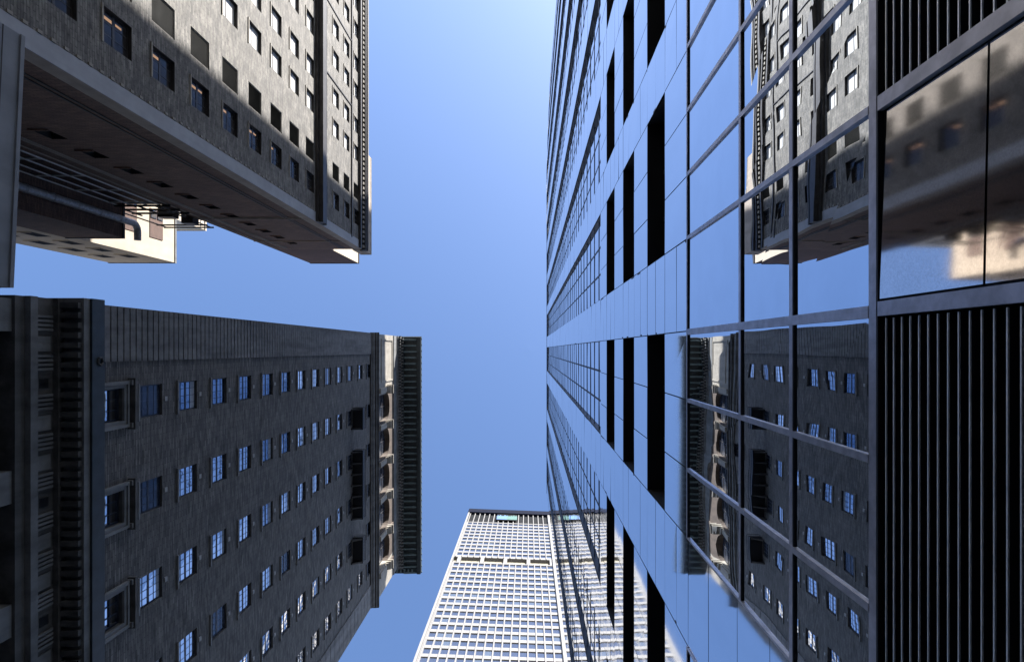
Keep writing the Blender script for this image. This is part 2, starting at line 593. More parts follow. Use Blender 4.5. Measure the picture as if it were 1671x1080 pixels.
for c in ac:
    w = MB()
    X = XL + 0.08
    w.box(XL + 0.03, X, c - ra, c - ra + 0.12, 79.4, zs_, 'dark_metal')
    w.box(XL + 0.03, X, c + ra - 0.12, c + ra, 79.4, zs_, 'dark_metal')
    w.box(XL + 0.03, X, c - 0.06, c + 0.06, 79.4, zs_ + 1.2, 'dark_metal')
    w.box(XL + 0.03, X + 0.01, c - ra + 0.12, c + ra - 0.12, 81.2, 81.4, 'dark_metal')
    w.box(XL + 0.03, X + 0.01, c - ra + 0.12, c + ra - 0.12, zs_ - 0.1, zs_ + 0.08, 'dark_metal')
    wo_ = w.build('arched_window', LL)
    w = MB()
    n = 10
    pts = [(XL + 0.05, c - ra, 79.4), (XL + 0.05, c + ra, 79.4)] + [(XL + 0.05, c + ra * math.cos(math.pi * t / n), zs_ + ra * math.sin(math.pi * t / n)) for t in range(n + 1)]
    w.quad(pts, 'dim_glass')
    w.build('pane', wo_)
# recessed panels at both ends
for (ya, yb) in ((Y0 + 0.5, 3.9),):
    m = MB()
    for (a, b, c_, d_) in ((ya, yb, 79.6, 79.85), (ya, yb, 85.9, 86.15)):
        m.box(XA, XA + 0.09, a, b, c_, d_, 'light_stone')
    for a in (ya, yb - 0.2):
        m.box(XA, XA + 0.088, a, a + 0.2, 79.85, 85.9, 'light_stone')
    m.build('panel_moulding', LL)
# entablature, dentils, cornice
m = MB()
m.box(XL, XA + 0.10, Y0 + 0.02, Y1 - 0.38, 86.8, 87.3, 'grey_stone')
m.box(XL, XA + 0.04, Y0 + 0.03, Y1 - 0.4, 87.3, 88.9, 'grey_stone')
m.box(XL, XA + 0.18, Y0 + 0.02, Y1 - 0.3, 88.9, 89.2, 'grey_stone')
m.build('entablature', LL)
m = MB()
y = Y0 + 0.15
while y < Y1 - 0.6:
    m.box(XA + 0.18, XA + 0.44, y, y + 0.20, 89.25, 89.62, 'grey_stone')
    m.box(XA + 0.44, XA + 0.70, y + 0.19, y + 0.36, 89.75, 90.1, 'grey_stone')
    y += 0.40
m.box(XL, XA + 0.18, Y0 + 0.02, Y1 - 0.3, 89.2, 89.7, 'dark_stone')
m.box(XL, XA + 0.46, Y0 + 0.01, Y1 - 0.1, 89.7, 90.2, 'dark_stone')
m.build('dentil_band', LL)
m = MB()
XC = -14.46
m.hexa([(XL, Y0 + 0.1, 90.6), (XC + 0.15, Y0 + 0.1, 90.6), (XC + 0.15, Y1 + 0.7, 90.6), (XL, Y1 + 0.7, 90.6),
        (XL, Y0 + 0.05, 91.5), (XC, Y0 + 0.05, 91.5), (XC, Y1 + 0.85, 91.5), (XL, Y1 + 0.85, 91.5)], 'copper')
m.box(XC - 0.02, XC + 0.06, Y0 + 0.02, Y1 + 0.9, 91.5, 91.75, 'copper_pale')
m.box(XL, XC - 0.02, Y0 + 0.02, Y1 + 0.86, 91.5, 91.7, 'copper_pale')
m.box(XL, XA + 0.70, Y0 + 0.1, Y1 + 0.05, 90.2, 90.6, 'copper')
m.box(XC - 0.38, XC + 0.10, Y0 + 0.15, Y1 + 0.72, 90.34, 90.6, 'copper')
m.build('cornice', LL)
m = MB()
m.hexa([(XA + 0.7, -0.10, 90.22), (XC - 0.5, -0.10, 90.38), (XC - 0.5, 0.10, 90.38), (XA + 0.7, 0.10, 90.22),
        (XA + 0.7, -0.12, 90.6), (XC - 0.38, -0.12, 90.6), (XC - 0.38, 0.12, 90.6), (XA + 0.7, 0.12, 90.6)], 'copper_pale')
mod0 = m.build('modillion', None)
y = Y0 + 0.5
while y < Y1 + 0.6:
    copy_tree(mod0, LL, (0, y, 0))
    y += 0.79
drop(mod0)
# end pieces of the cornice on the far corner: tight row of small blocks
for k in range(5):
    m = MB(); m.box(XA - 0.3 + k * 0.5, XA - 0.1 + k * 0.5, Y1 + 0.05, Y1 + 0.5, 90.3, 90.55, 'copper_pale')
    m.build('cornice_block', LL)
# copper edge: row of small pale knobs
m = MB()
y = Y0 + 0.3
while y < Y1 + 0.8:
    m.box(XC + 0.06, XC + 0.13, y, y + 0.14, 91.52, 91.72, 'copper_pale')
    y += 0.8
m.build('cornice_studs', LL)

# balconies
def balcony(y0, y1):
    z = 69.35
    m = MB()
    m.box(XL, XL + 1.05, y0, y1, z, z + 0.28, 'black_metal')
    n = max(2, int((y1 - y0) / 0.9))
    for i in range(n):
        yy = y0 + 0.1 + (y1 - y0 - 0.3) * i / (n - 1)
        m.hexa([(XL, yy, z - 0.7), (XL + 0.12, yy, z - 0.7), (XL + 0.12, yy + 0.14, z - 0.7), (XL, yy + 0.14, z - 0.7),
                (XL, yy, z), (XL + 0.95, yy, z), (XL + 0.95, yy + 0.14, z), (XL, yy + 0.14, z)], 'black_metal')
    b = m.build('balcony', LL)
    r = MB()
    for zz in (z + 0.55, z + 1.15):
        r.tube((XL + 1.0, y0 + 0.03, zz), (XL + 1.0, y1 - 0.03, zz), 0.03, 'black_metal', 6)
        r.tube((XL, y0 + 0.03, zz), (XL + 1.0, y0 + 0.03, zz), 0.03, 'black_metal', 6)
        r.tube((XL, y1 - 0.03, zz), (XL + 1.0, y1 - 0.03, zz), 0.03, 'black_metal', 6)
    y = y0 + 0.03
    while y < y1:
        r.box(XL + 0.985, XL + 1.015, y, y + 0.03, z + 0.28, z + 1.15, 'black_metal')
        y += 0.16
    r.build('railing', b)
balcony(5.95, 8.15)
balcony(10.25, 17.25)
balcony(19.1, 21.7)

# lower entablature (the big dark ledge on the left edge of the picture)
def band(y_extra, z0, z1, p, mat, m):
    m.box(XL, XL + p, Y0 - 0.03 - p * 0.05 + y_extra, Y1 + p, z0, z1, mat)
m = MB(); band(0, 25.26, 26.0, 1.75, 'copper', m); band(0, 24.92, 25.26, 1.66, 'grey_stone', m)
m.build('ledge_cornice', LL)
m = MB(); band(0, 24.62, 24.92, 0.92, 'dark_stone', m); m.build('ledge_bed_moulding', LL)
m = MB()
y = Y0 + 0.06
while y < Y1:
    m.box(XL + 0.92, XL + 1.58, y, y + 0.2, 24.72, 24.92, 'dark_stone')
    y += 0.36
m.build('ledge_dentils', LL)
m = MB(); band(0, 23.70, 24.62, 0.72, 'dark_stone', m)
y = Y0 + 0.55
i = 0
while y < Y1 - 1:
    for k in range(4):
        m.box(XL + 0.72, XL + 0.79, y + k * 0.155, y + 0.09 + k * 0.155, 23.74, 24.56, 'grey_stone')
    if i % 3 == 1:
        m.box(XL + 0.72, XL + 0.732, y + 0.85, y + 1.18, 23.95, 24.4, 'black_metal')
    else:
        m.box(XL + 0.72, XL + 0.75, y + 0.75, y + 1.28, 23.85, 24.48, 'grey_stone')
    y += 1.40; i += 1
m.build('ledge_frieze', LL)
m = MB(); band(0, 23.35, 23.70, 0.86, 'grey_stone', m); band(0, 22.9, 23.35, 0.66, 'dark_stone', m)
m.build('ledge_moulding', LL)
for yc in [Y0 + 0.6] + [r + 2.2 for r in rows]:
    m = MB()
    m.box(XL, XL + 0.55, yc - 0.55, yc + 0.55, 22.3, 22.9, 'grey_stone')
    m.box(XL, XL + 0.42, yc - 0.42, yc + 0.42, 3.0, 22.3, 'grey_stone')
    m.box(XL, XL + 0.62, yc - 0.6, yc + 0.6, GZ, 3.0, 'grey_stone')
    m.build('pilaster', LL)
# lamp bracket / scroll on the ledge end
m = MB()
for k in range(5):
    a = k / 5 * 2 * math.pi
    m.tube((XL + 1.78, 0.45 + 0.16 * math.cos(a), 25.7 + 0.16 * math.sin(a)),
           (XL + 1.78, 0.45 + 0.16 * math.cos(a + 1.26), 25.7 + 0.16 * math.sin(a + 1.26)), 0.035, 'dark_stone', 6)
m.build('rosette', LL)

# ================================================================= UPPER LEFT: pale brick building
XU, YU, ZU = -15.3, -9.18, 62.6
UL = thing('brick_building', 'pale sunlit brick building with rows of small windows and a shaded corner', 'building', (-19.3, -20, GZ))
slopes = [0.7665, 0.914, 1.1375, 1.298, 1.495, 1.655, 1.85, 2.01, 2.215, 2.375]
ys_ = [s * XU for s in slopes]
zf = [25.4 - 3.19 * 7 + 3.19 * k for k in range(0, 19)]
zf = [z for z in zf if z < 62]
w_, h_ = 1.30, 1.80
holes = []; items = []
for r_i, y in enumerate(ys_):
    for k, z in enumerate(zf):
        if z > 60.9: continue
        holes.append((y - w_ / 2, y + w_ / 2, z - h_ / 2, z + h_ / 2))
        items.append((r_i, y, z))
YE = -46.0
mb = MB()
wall_x(mb, XU, YE, YU, GZ, ZU, holes, 'pale_brick')
XB = -23.3
slotz = [19 + 3.0 * k for k in range(-6, 14)]
slotz = [29.2 + 2.97 * k for k in range(-9, 11)]
XS = -20.5
sh = [(XS - 0.36, XS + 0.36, z - 0.65, z + 0.65) for z in slotz]
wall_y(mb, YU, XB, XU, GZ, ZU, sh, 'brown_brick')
XN = -19.4  # unseen rear cut back here so sunlight reaches the cream block
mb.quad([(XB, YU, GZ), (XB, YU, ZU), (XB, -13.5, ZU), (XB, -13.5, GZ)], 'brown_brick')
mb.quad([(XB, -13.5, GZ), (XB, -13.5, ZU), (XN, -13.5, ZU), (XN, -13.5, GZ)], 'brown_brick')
mb.quad([(XN, -13.5, GZ), (XN, -13.5, ZU), (XN, YE, ZU), (XN, YE, GZ)], 'pale_brick')
mb.quad([(XN, YE, GZ), (XN, YE, ZU), (XU, YE, ZU), (XU, YE, GZ)], 'pale_brick')
mb.quad([(XB, YU, ZU), (XU, YU, ZU), (XU, -13.5, ZU), (XB, -13.5, ZU)], 'roofing')
mb.quad([(XN, -13.5, ZU), (XU, -13.5, ZU), (XU, YE, ZU), (XN, YE, ZU)], 'roofing')
mb.build('wall', UL)

def ul_window(kind):
    m = MB()
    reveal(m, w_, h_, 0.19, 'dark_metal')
    if kind == 'vent':
        frame(m, w_, h_, 0.10, 0.05, 0.06, 'light_stone')
        m.box(-0.13, -0.08, -w_ / 2 + 0.05, w_ / 2 - 0.05, -h_ / 2 + 0.05, h_ / 2 - 0.05, 'black_metal')
        o = m.build('vent', None)
        l = MB()
        z = -h_ / 2 + 0.07
        while z < h_ / 2 - 0.1:
            l.hexa([(-0.08, -w_ / 2 + 0.05, z), (-0.045, -w_ / 2 + 0.05, z), (-0.045, w_ / 2 - 0.05, z), (-0.08, w_ / 2 - 0.05, z),
                    (-0.08, -w_ / 2 + 0.05, z + 0.075), (-0.075, -w_ / 2 + 0.05, z + 0.075), (-0.075, w_ / 2 - 0.05, z + 0.075), (-0.08, w_ / 2 - 0.05, z + 0.075)], 'vent_grey')
            z += 0.085
        l.build('louvre', o)
        return o
    if kind == 'grid':
        frame(m, w_, h_, 0.19, 0.05, 0.035, 'dark_metal', ys=[-w_ / 6, w_ / 6], zs=[(0.0, 0.14)], mt=0.04)
    else:
        frame(m, w_, h_, 0.19, 0.04, 0.03, 'dark_metal', zs=[(-0.12, 0.07)])
    o = m.build('window', None)
    pm = MB()
    a, b = w_ / 2 - 0.03, h_ / 2 - 0.03
    x = -0.18
    mt = {'white': 'blind_white', 'grid': 'dim_glass', 'blue': 'old_glass'}[kind]
    if kind == 'grid':
        pm.quad([(x, -a, -b), (x, a, -b), (x, a, b), (x, -a, b)], 'night_glass')
        pm.quad([(x + 0.003, -a * 0.9, -b * 0.95), (x + 0.003, a * 0.9, -b * 0.95), (x + 0.003, a * 0.9, -0.08), (x + 0.003, -a * 0.9, -0.08)], 'night_glass')
    else:
        pm.quad([(x, -a, -b), (x, a, -b), (x, a, b), (x, -a, b)], mt)
    pm.build('pane', o)
    sl = MB(); sl.box(0, 0.05, -w_ / 2 - 0.05, w_ / 2 + 0.05, -h_ / 2 - 0.09, -h_ / 2, 'light_stone'); sl.build('sill', o)
    return o
proto = {k: ul_window(k) for k in ('vent', 'grid', 'white', 'blue')}
def ul_kind(r_i, y, z):
    if r_i == 0: return 'grid'
    if r_i == 1: return 'vent'
    return 'white' if R.random() < 0.86 else 'blue'
vis = [(r_i, y, z) for (r_i, y, z) in items if z > -1114 * XU / 863 * 0.93]
vis.sort(key=lambda t: (t[2] ** 2 * (1 + (t[1] / t[2]) ** 2)))
main = [t for t in vis if ul_kind(*t) == 'vent'] + [t for t in vis if t[0] != 1][:100]
rest = [t for t in items if t not in main]
for t in main:
    copy_tree(proto[ul_kind(*t)], UL, (XU, t[1], t[2]))
def merged(name, protos, places, parent, world_mats=True):
    mbm = MB()
    for src, loc in places:
        for ob in [src] + list(src.children):
            me = ob.data
            names = [mm.name for mm in me.materials]
            for pg in me.polygons:
                mbm.quad([Vector(me.vertices[i].co) + Vector(loc) for i in pg.vertices], names[pg.material_index])
    o = mbm.build(name, parent)
    o['kind'] = 'stuff'
    return o
merged('window_rows', None, [(proto[ul_kind(*t)], (XU, t[1], t[2])) for t in rest], UL)
for k, (yy, zz) in enumerate([(ys_[0], z) for z in zf if 24 < z < 42]):
    lm = MB()
    lm.box(XU - 0.165, XU - 0.16, yy - 0.42, yy - 0.30, zz - 0.78, zz - 0.10, 'lamp_glow')
    if k % 2 == 0:
        lm.box(XU - 0.165, XU - 0.16, yy - 0.42, yy - 0.33, zz + 0.12, zz + 0.5, 'lamp_glow')
    lm.build('ceiling_lamp', UL)
for p in proto.values():
    drop(p)
# slots on the shaded brick side
def slot():
    m = MB()
    # faces +y : x is the width
    a, b, d = 0.36, 0.65, 0.22
    for q in ([(-a, 0, -b), (a, 0, -b), (a, -d, -b), (-a, -d, -b)], [(-a, 0, b), (-a, -d, b), (a, -d, b), (a, 0, b)],
              [(-a, 0, -b), (-a, -d, -b), (-a, -d, b), (-a, 0, b)], [(a, 0, -b), (a, 0, b), (a, -d, b), (a, -d, -b)]):
        m.quad(q, 'black_metal')
    m.box(-a, a, -d, -d + 0.05, -0.03, 0.03, 'dark_metal')
    o = m.build('window', None)
    p = MB(); p.quad([(-a, -d + 0.01, -b), (a, -d + 0.01, -b), (a, -d + 0.01, b), (-a, -d + 0.01, b)], 'old_glass')
    p.build('pane', o)
    s = MB(); s.box(-a - 0.06, a + 0.06, 0, 0.07, -b - 0.1, -b, 'brown_brick'); s.build('sill', o)
    return o
s0 = slot()
for z in slotz:
    copy_tree(s0, UL, (XS, YU, z))
drop(s0)
# stone corner strip
m = MB()
m.box(XU, XU + 0.03, YU - 0.66, YU + 0.03, 15, 62.4, 'corner_render')
m.box(XU - 0.62, XU, YU, YU + 0.03, 15, 62.4, 'tan_stone')
m.build('corner_strip', UL)
m = MB()
m.box(XU, XU + 0.05, YU - 0.78, YU - 0.68, 0, 0.22, 'light_stone')
stud = m.build('corner_stud', None)
z = 15
while z < 60:
    copy_tree(stud, UL, (0, 0, z))
    z += 0.62
drop(stud)
m = MB()
for x in (-16.75, -17.0, -21.95, -22.15, -22.85):
    m.box(x - 0.035, x + 0.035, YU, YU + 0.05, GZ, 62.0, 'tan_stone' if x < -20 else 'dark_metal')
m.build('side_strips', UL)
for z in (47.5, 47.9, 57.8):
    m = MB(); m.box(XB, XU - 0.65, YU, YU + 0.06, z, z + 0.10, 'tan_stone'); m.build('side_band', UL)
# string course, upper line, joints, cornice
m = MB()
m.box(XU, XU + 0.18, YE, YU + 0.0, 48.9, 49.2, 'dark_metal')
m.box(XU, XU + 0.48, YE, YU + 0.0, 49.2, 49.9, 'dark_metal')
m.box(XU, XU + 0.12, YE, YU + 0.0, 49.9, 50.4, 'dark_metal')
m.box(XU, XU + 0.34, YE, YU + 0.0, 50.4, 50.6, 'dark_metal')
m.build('string_course', UL)
m = MB(); m.box(XU, XU + 0.09, YE, YU - 0.5, 58.75, 58.9, 'dark_metal'); m.build('thin_course', UL)
for s in (1.372, 1.735, 2.10, 2.46):
    m = MB(); m.box(XU, XU + 0.06, s * XU - 0.045, s * XU + 0.045, 50.6, 58.75, 'dark_metal'); m.build('downpipe', UL)
m = MB()
m.box(XU, XU + 0.22, YE, YU + 0.05, 61.3, 61.7, 'dark_metal')
m.box(XU, XU + 0.40, YE, YU + 0.1, 62.35, 62.75, 'dark_metal')
m.box(XU, XU + 0.48, YE, YU + 0.12, 62.75, 62.95, 'dark_metal')
m.box(XU - 0.3, XU + 0.50, YE, YU + 0.13, 62.95, 63.1, 'light_stone')
m.build('cornice', UL)
m = MB()
y = YE
while y < YU - 0.2:
    m.box(XU, XU + 0.30, y, y + 0.22, 61.9, 62.3, 'light_stone')
    y += 0.44
m.build('dentil_band', UL)
# parapet block and penthouse
m = MB()
m.box(-16.3, XU + 0.02, -18.5, YU + 0.0, 63.1, 66.0, 'tan_stone')
m.box(-16.3, XU + 0.05, -18.5, YU + 0.02, 66.0, 66.2, 'light_stone')
m.build('parapet', UL)
m = MB()
m.box(XB, -18.15, -13.4, YU + 0.0, ZU, 72.6, 'cream_render')  # kept short at the rear to let sun past to the cream block
m.quad([(XB, YU + 0.004, ZU), (-18.15, YU + 0.004, ZU), (-18.15, YU + 0.004, 72.6), (XB, YU + 0.004, 72.6)], 'red_brick')
m.box(XB, -18.1, -13.4, YU + 0.05, 72.6, 72.9, 'dark_metal')
m.build('penthouse', UL)

# ================================================================= LOW GREY BUILDING at the left edge
GB = thing('low_building', 'plain smooth grey wall cut off by the left edge, between the two brick buildings', 'building', (-18, -5, GZ))
m = MB()
xa, xb = -14.80, -15.14
ya, yb = YU + 0.03, -1.80
m.hexa([(-23, ya, GZ), (xa, ya, GZ), (xb, yb, GZ), (-23, yb, GZ), (-23, ya, 19.85), (xa, ya, 19.85), (xb, yb, 19.85), (-23, yb, 19.85)], 'grey_render')
m.build('wall', GB)
m = MB()
m.hexa([(-23, ya, 19.85), (xa + 0.05, ya, 19.85), (xb + 0.05, yb, 19.85), (-23, yb, 19.85), (-23, ya, 20.0), (xa + 0.05, ya, 20.0), (xb + 0.05, yb, 20.0), (-23, yb, 20.0)], 'grey_render')
m.build('coping', GB)
m = MB()
for z in (19.2, 18.2):
    m.hexa([(xa, ya, z), (xa + 0.012, ya, z), (xb + 0.012, yb, z), (xb, yb, z), (xa, ya, z + 0.03), (xa + 0.012, ya, z + 0.03), (xb + 0.012, yb, z + 0.03), (xb, yb, z + 0.03)], 'dark_metal')
m.build('joint', GB)

# ================================================================= CREAM BUILDING up the alley
CB = thing('cream_building', 'cream block with glaring sunlit face and two brown window panels up the alley', 'building', (-34, -10, GZ))
ZC = 57.8
YC = -7.35
m = MB()
XCF = -30.0
m.box(-35.6, XCF, -22, YC, GZ, ZC, 'cream_render')
m.build('wall', CB)
m = MB(); m.box(-35.65, XCF + 0.05, -22, YC + 0.05, ZC, ZC + 0.25, 'grey_stone'); m.build('coping', CB)
for (z0, z1, y0, y1) in ((50.1, 52.2, -11.6, -8.95), (54.0, 55.9, -11.2, -8.9)):
    m = MB()
    m.box(XCF, XCF + 0.04, y0, y1, z0, z1, 'red_brick')
    o = m.build('brick_panel', CB)
    m = MB()
    for k in range(2):
        m.box(XCF + 0.04, XCF + 0.08, y0 + 0.05, y0 + 0.75, z0 + 0.1 + k * (z1 - z0) / 2, z0 + (k + 1) * (z1 - z0) / 2 - 0.08, 'blue_paint_frame')
    w = m.build('window', o)
    m = MB()
    for k in range(2):
        m.quad([(XCF + 0.085, y0 + 0.12, z0 + 0.18 + k * (z1 - z0) / 2), (XCF + 0.085, y0 + 0.68, z0 + 0.18 + k * (z1 - z0) / 2),
                (XCF + 0.085, y0 + 0.68, z0 + (k + 1) * (z1 - z0) / 2 - 0.16), (XCF + 0.085, y0 + 0.12, z0 + (k + 1) * (z1 - z0) / 2 - 0.16)], 'old_glass')
    m.build('pane', CB if False else w)
wz = [26.6 + 3.4 * k for k in range(9)]
for x in (-31.6, -33.6):
    for z in wz:
        m = MB()
        m.box(x - 0.45, x + 0.45, YC, YC + 0.02, z - 0.9, z + 0.9, 'black_metal')
        m.box(x - 0.5, x + 0.5, YC, YC + 0.06, z - 1.0, z - 0.9, 'cream_render')
        o = m.build('window', CB)
        m = MB(); m.quad([(x - 0.4, YC + 0.024, z - 0.8), (x + 0.4, YC + 0.024, z - 0.8), (x + 0.4, YC + 0.024, z + 0.8), (x - 0.4, YC + 0.024, z + 0.8)], 'dark_pane')
        m.build('pane', o)

CB2 = thing('cream_building', 'farther cream block with white gridded face behind the brick corner above the alley', 'building', (-42, -17, GZ))
m = MB()
m.box(-44, -38.0, -24, -14.0, GZ, 80.0, 'cream_render')
m.build('wall', CB2)
m = MB()
for k in range(10):
    m.box(-38.0, -37.95, -23.6 + k * 0.95, -23.55 + k * 0.95, 68, 79.4, 'vent_grey')
for k in range(12):
    m.box(-38.0, -37.96, -23.8, -14.2, 68 + k * 1.0, 68.06 + k * 1.0, 'vent_grey')
m.build('tile_grid', CB2)
m = MB(); m.box(-44.1, -37.9, -24, -13.9, 80.0, 80.3, 'cream_render'); m.build('coping', CB2)

# ================================================================= MAROON BLOCK with duct
MBK = thing('maroon_building', 'dark maroon brick block with a silver duct up its face, deep in the alley', 'building', (-28, -9, GZ))
XM = -26.2
ZM = 44.0
YM = -7.2
m = MB()
m.box(-29.9, XM, -12.5, YM, GZ, ZM, 'brown_brick')
m.build('wall', MBK)
m = MB(); m.box(-29.9, XM + 0.06, -12.5, YM + 0.05, ZM, ZM + 0.2, 'dark_metal'); m.build('coping', MBK)
m = MB()
m.tube((XM + 0.35, -8.25, 20), (XM + 0.35, -8.25, 44.6), 0.22, 'galvanised', 14)
m.build('duct', MBK, smooth=False)
m = MB()
pts = []
for k in range(7):
    a = k / 6 * math.pi / 2
    pts.append((XM + 0.35, -8.25 + 0.5 * (1 - math.cos(a)), 44.6 + 0.5 * math.sin(a)))
pts.append((XM + 0.35, -7.2, 45.1))
for a, b in zip(pts[:-1], pts[1:]):
    m.tube(a, b, 0.22, 'galvanised', 14)
m.build('duct_elbow', MBK)
for z in range(21, 44, 2):
    m = MB()
    m.tube((XM + 0.35, -8.25, z), (XM + 0.35, -8.25, z + 0.08), 0.25, 'galvanised', 14)
    m.box(XM, XM + 0.2, -8.29, -8.21, z, z + 0.06, 'dark_metal')
    m.build('duct_bracket', MBK)
m = MB()
for z in (40.3,):
    m.box(XM, XM + 0.03, -10.9, -10.3, z, z + 1.6, 'cream_render')
m.build('light_patch', MBK) if False else None

# ================================================================= STEEL FRAME on the alley side
SF = thing('steel_frame', 'thin pale steel frame of rods and rungs climbing the dark alley wall', 'steel frame', (-24, YU, GZ))
xs = [XB - 0.12, XB - 0.98, XB - 1.95, XB - 2.85]
for x in xs:
    m = MB(); m.tube((x, YU + 0.02, GZ), (x, YU + 0.02, 43.5), 0.042, 'white_paint', 6); m.build('rod', SF)
z = 42.5 - 3.22 * 12
while z < 43:
    m = MB(); m.tube((xs[0], YU + 0.02, z), (xs[-1], YU + 0.02, z), 0.042, 'white_paint', 6); m.build('rung', SF)
    z += 3.22
m = MB()
for z in (43.2, 44.4, 45.6):
    m.tube((XB - 3.2, YU + 0.1, z), (XB + 0.6, YU + 0.1, z), 0.07, 'black_metal', 6)
for x in (XB - 3.0, XB - 1.5, XB):
    m.tube((x, YU + 0.1, 43.2), (x, YU + 0.1, 46.4), 0.06, 'black_metal', 6)
for x in (XB - 3.7, XB - 0.4):
    m.tube((x, YU + 0.1, 43.2), (x, YU + 0.1, 50.9), 0.05, 'black_metal', 6)
for z in (49.9, 50.9):
    m.tube((XB - 3.9, YU + 0.1, z), (XB - 0.2, YU + 0.1, z), 0.06, 'black_metal', 6)
m.box(XB - 1.6, XB - 0.6, YU - 0.5, YU + 0.3, 45.8, 46.6, 'black_metal')
m.box(XB - 0.9, XB - 0.1, YU - 0.4, YU + 0.4, 47.5, 48.4, 'black_metal')
m.build('top_rail', SF)
# dark wall behind the frame
DB = thing('dark_building', 'unlit dark brick wall behind the pale steel frame in the alley', 'building', (-27, -14, GZ))
m = MB(); m.box(-26.15, XB - 0.01, -13.2, YU - 0.35, GZ, 44.5, 'brown_brick'); m.build('wall', DB)
m = MB(); m.box(-26.15, XB - 0.01, -13.2, YU - 0.3, 44.5, 44.7, 'dark_metal'); m.build('coping', DB)

# ================================================================= WHITE TOWER
TW = thing('office_tower', 'tall white gridded office tower standing beyond the street, cut by the bottom edge', 'building', (0, 54.0, GZ))
tl = -19.45
NC = 16
tw_right = 6.5
PIT = (tw_right - 0.45 - (tl + 0.55)) / NC
YT = 0.0
yaw = math.radians(2.1)
TW.rotation_euler = (0, 0, yaw)
KZ = F * 54.0
rowz = [209.8 - 3.47 * k for k in range(10)] + [169.9 - 3.49 * k for k in range(48)]
rowz = [z for z in rowz if z > 3]
WWt, WHt = PIT * 0.80, 2.3
def tput(o):
    o.parent = TW; o.location = (0, 0, -GZ)
holes = []
cells = []
for z in rowz:
    for c in range(NC):
        x = tl + 0.55 + (c + 0.5) * PIT
        holes.append((x - WWt / 2, x + WWt / 2, z - WHt / 2, z + WHt / 2))
        cells.append((x, z))
def twall(mbx, Y, x0, x1, z0, z1, hs, mat):
    t = MB(); wall_x(t, 0, x0, x1, z0, z1, hs, mat)
    for f in t.f:
        mbx.quad([(t.v[i][1], Y, t.v[i][2]) for i in f], mat)
m = MB()
twall(m, 0, tl, tw_right, GZ, 171.7, [h for h in holes if h[3] < 172], 'white_precast')
twall(m, 0, tl, tw_right, 175.9, 211.7, [h for h in holes if h[2] > 175], 'white_precast')
m.box(tl, tw_right, 0.8, 0.9, 171.7, 175.9, 'olive_recess')
m.quad([(tl, 0, 171.7), (tw_right, 0, 171.7), (tw_right, 0.8, 171.7), (tl, 0.8, 171.7)], 'olive_recess')
m.quad([(tl, 0, 175.9), (tl, 0.8, 175.9), (tw_right, 0.8, 175.9), (tw_right, 0, 175.9)], 'white_precast')
# side faces step back like a chamfered slab
m.quad([(tl, 0, GZ), (tl, 0, 222), (tl - 9.0, 12, 222), (tl - 9.0, 12, GZ)], 'white_precast') if False else None
m.quad([(tl, 0, GZ), (tl, 0, 212), (tl, 30, 212), (tl, 30, GZ)], 'white_precast')
m.quad([(tw_right, 0, GZ), (tw_right + 12, 6, GZ), (tw_right + 12, 6, 212), (tw_right, 0, 212)], 'white_precast')
m.quad([(tw_right + 12, 6, GZ), (tw_right + 12, 30, GZ), (tw_right + 12, 30, 212), (tw_right + 12, 6, 212)], 'white_precast')
m.quad([(tl, 30, GZ), (tl, 30, 212), (tw_right + 12, 30, 212), (tw_right + 12, 30, GZ)], 'white_precast')
o = m.build('wall'); tput(o)
# vertical fins between the columns
fm = MB()
for c in range(NC + 1):
    x = tl + 0.55 + c * PIT
    for (z0, z1) in ((GZ, 171.7), (175.9, 222.5)):
        fm.hexa([(x - 0.15, 0, z0), (x - 0.10, -0.16, z0), (x + 0.10, -0.16, z0), (x + 0.15, 0, z0),
                 (x - 0.15, 0, z1), (x - 0.10, -0.16, z1), (x + 0.10, -0.16, z1), (x + 0.15, 0, z1)], 'white_precast')
o = fm.build('fins'); tput(o)
m = MB()
m.box(tw_right - 0.45, tw_right + 0.9, -0.42, 0.8, GZ, 222, 'white_precast')
m.box(tl - 0.25, tl + 0.2, -0.42, 0.8, GZ, 222, 'white_precast')
o = m.build('corner_pier'); tput(o)
for k in range(5):
    x = tl + 1.2 + k * 5.9
    m = MB(); m.box(x, x + 0.9, -0.02, 0.8, 171.72, 175.88, 'white_precast')
    o = m.build('belt_block'); tput(o)
m = MB()
m.box(tl + 0.2, tw_right - 0.45, 0.25, 30, 211.7, 222.0, 'dark_pane')
o = m.build('louvre_storey'); tput(o)
m = MB()
m.box(tl - 0.35, tw_right + 13, -0.55, 30.2, 222.0, 226.5, 'tower_roof_metal')
o = m.build('roof_band'); tput(o)
sx = tl + 0.55 + 5.6 * PIT
m = MB()
m.box(sx, sx + 4.1 * PIT, -0.46, -0.40, 213.2, 220.6, 'dark_pane')
o = m.build('sign_board'); tput(o)
m = MB()
m.box(sx, sx + 2.05 * PIT, -0.50, -0.46, 214.0, 218.4, 'sign_blue')
m.box(sx + 2.05 * PIT, sx + 4.1 * PIT, -0.502, -0.46, 214.0, 218.4, 'sign_teal')
for k in range(9):
    if k in (2, 5): continue
    m.box(sx + (0.1 + k * 0.46) * PIT, sx + (0.34 + k * 0.46) * PIT, -0.498, -0.46, 218.4, 219.0 + 0.5 * (k % 2), 'sign_blue' if k < 5 else 'sign_teal')
s = m.build('sign_face'); s.parent = o; s.location = (0, 0, 0)
def tpane(mbx, x, z, mat):
    j = [R.uniform(-0.012, 0.012) for _ in range(4)]
    a, b = WWt / 2, WHt / 2
    mbx.quad([(x - a, 0.155 + j[0], z - b), (x + a, 0.155 + j[1], z - b), (x + a, 0.155 + j[2], z + b), (x - a, 0.155 + j[3], z + b)], mat)
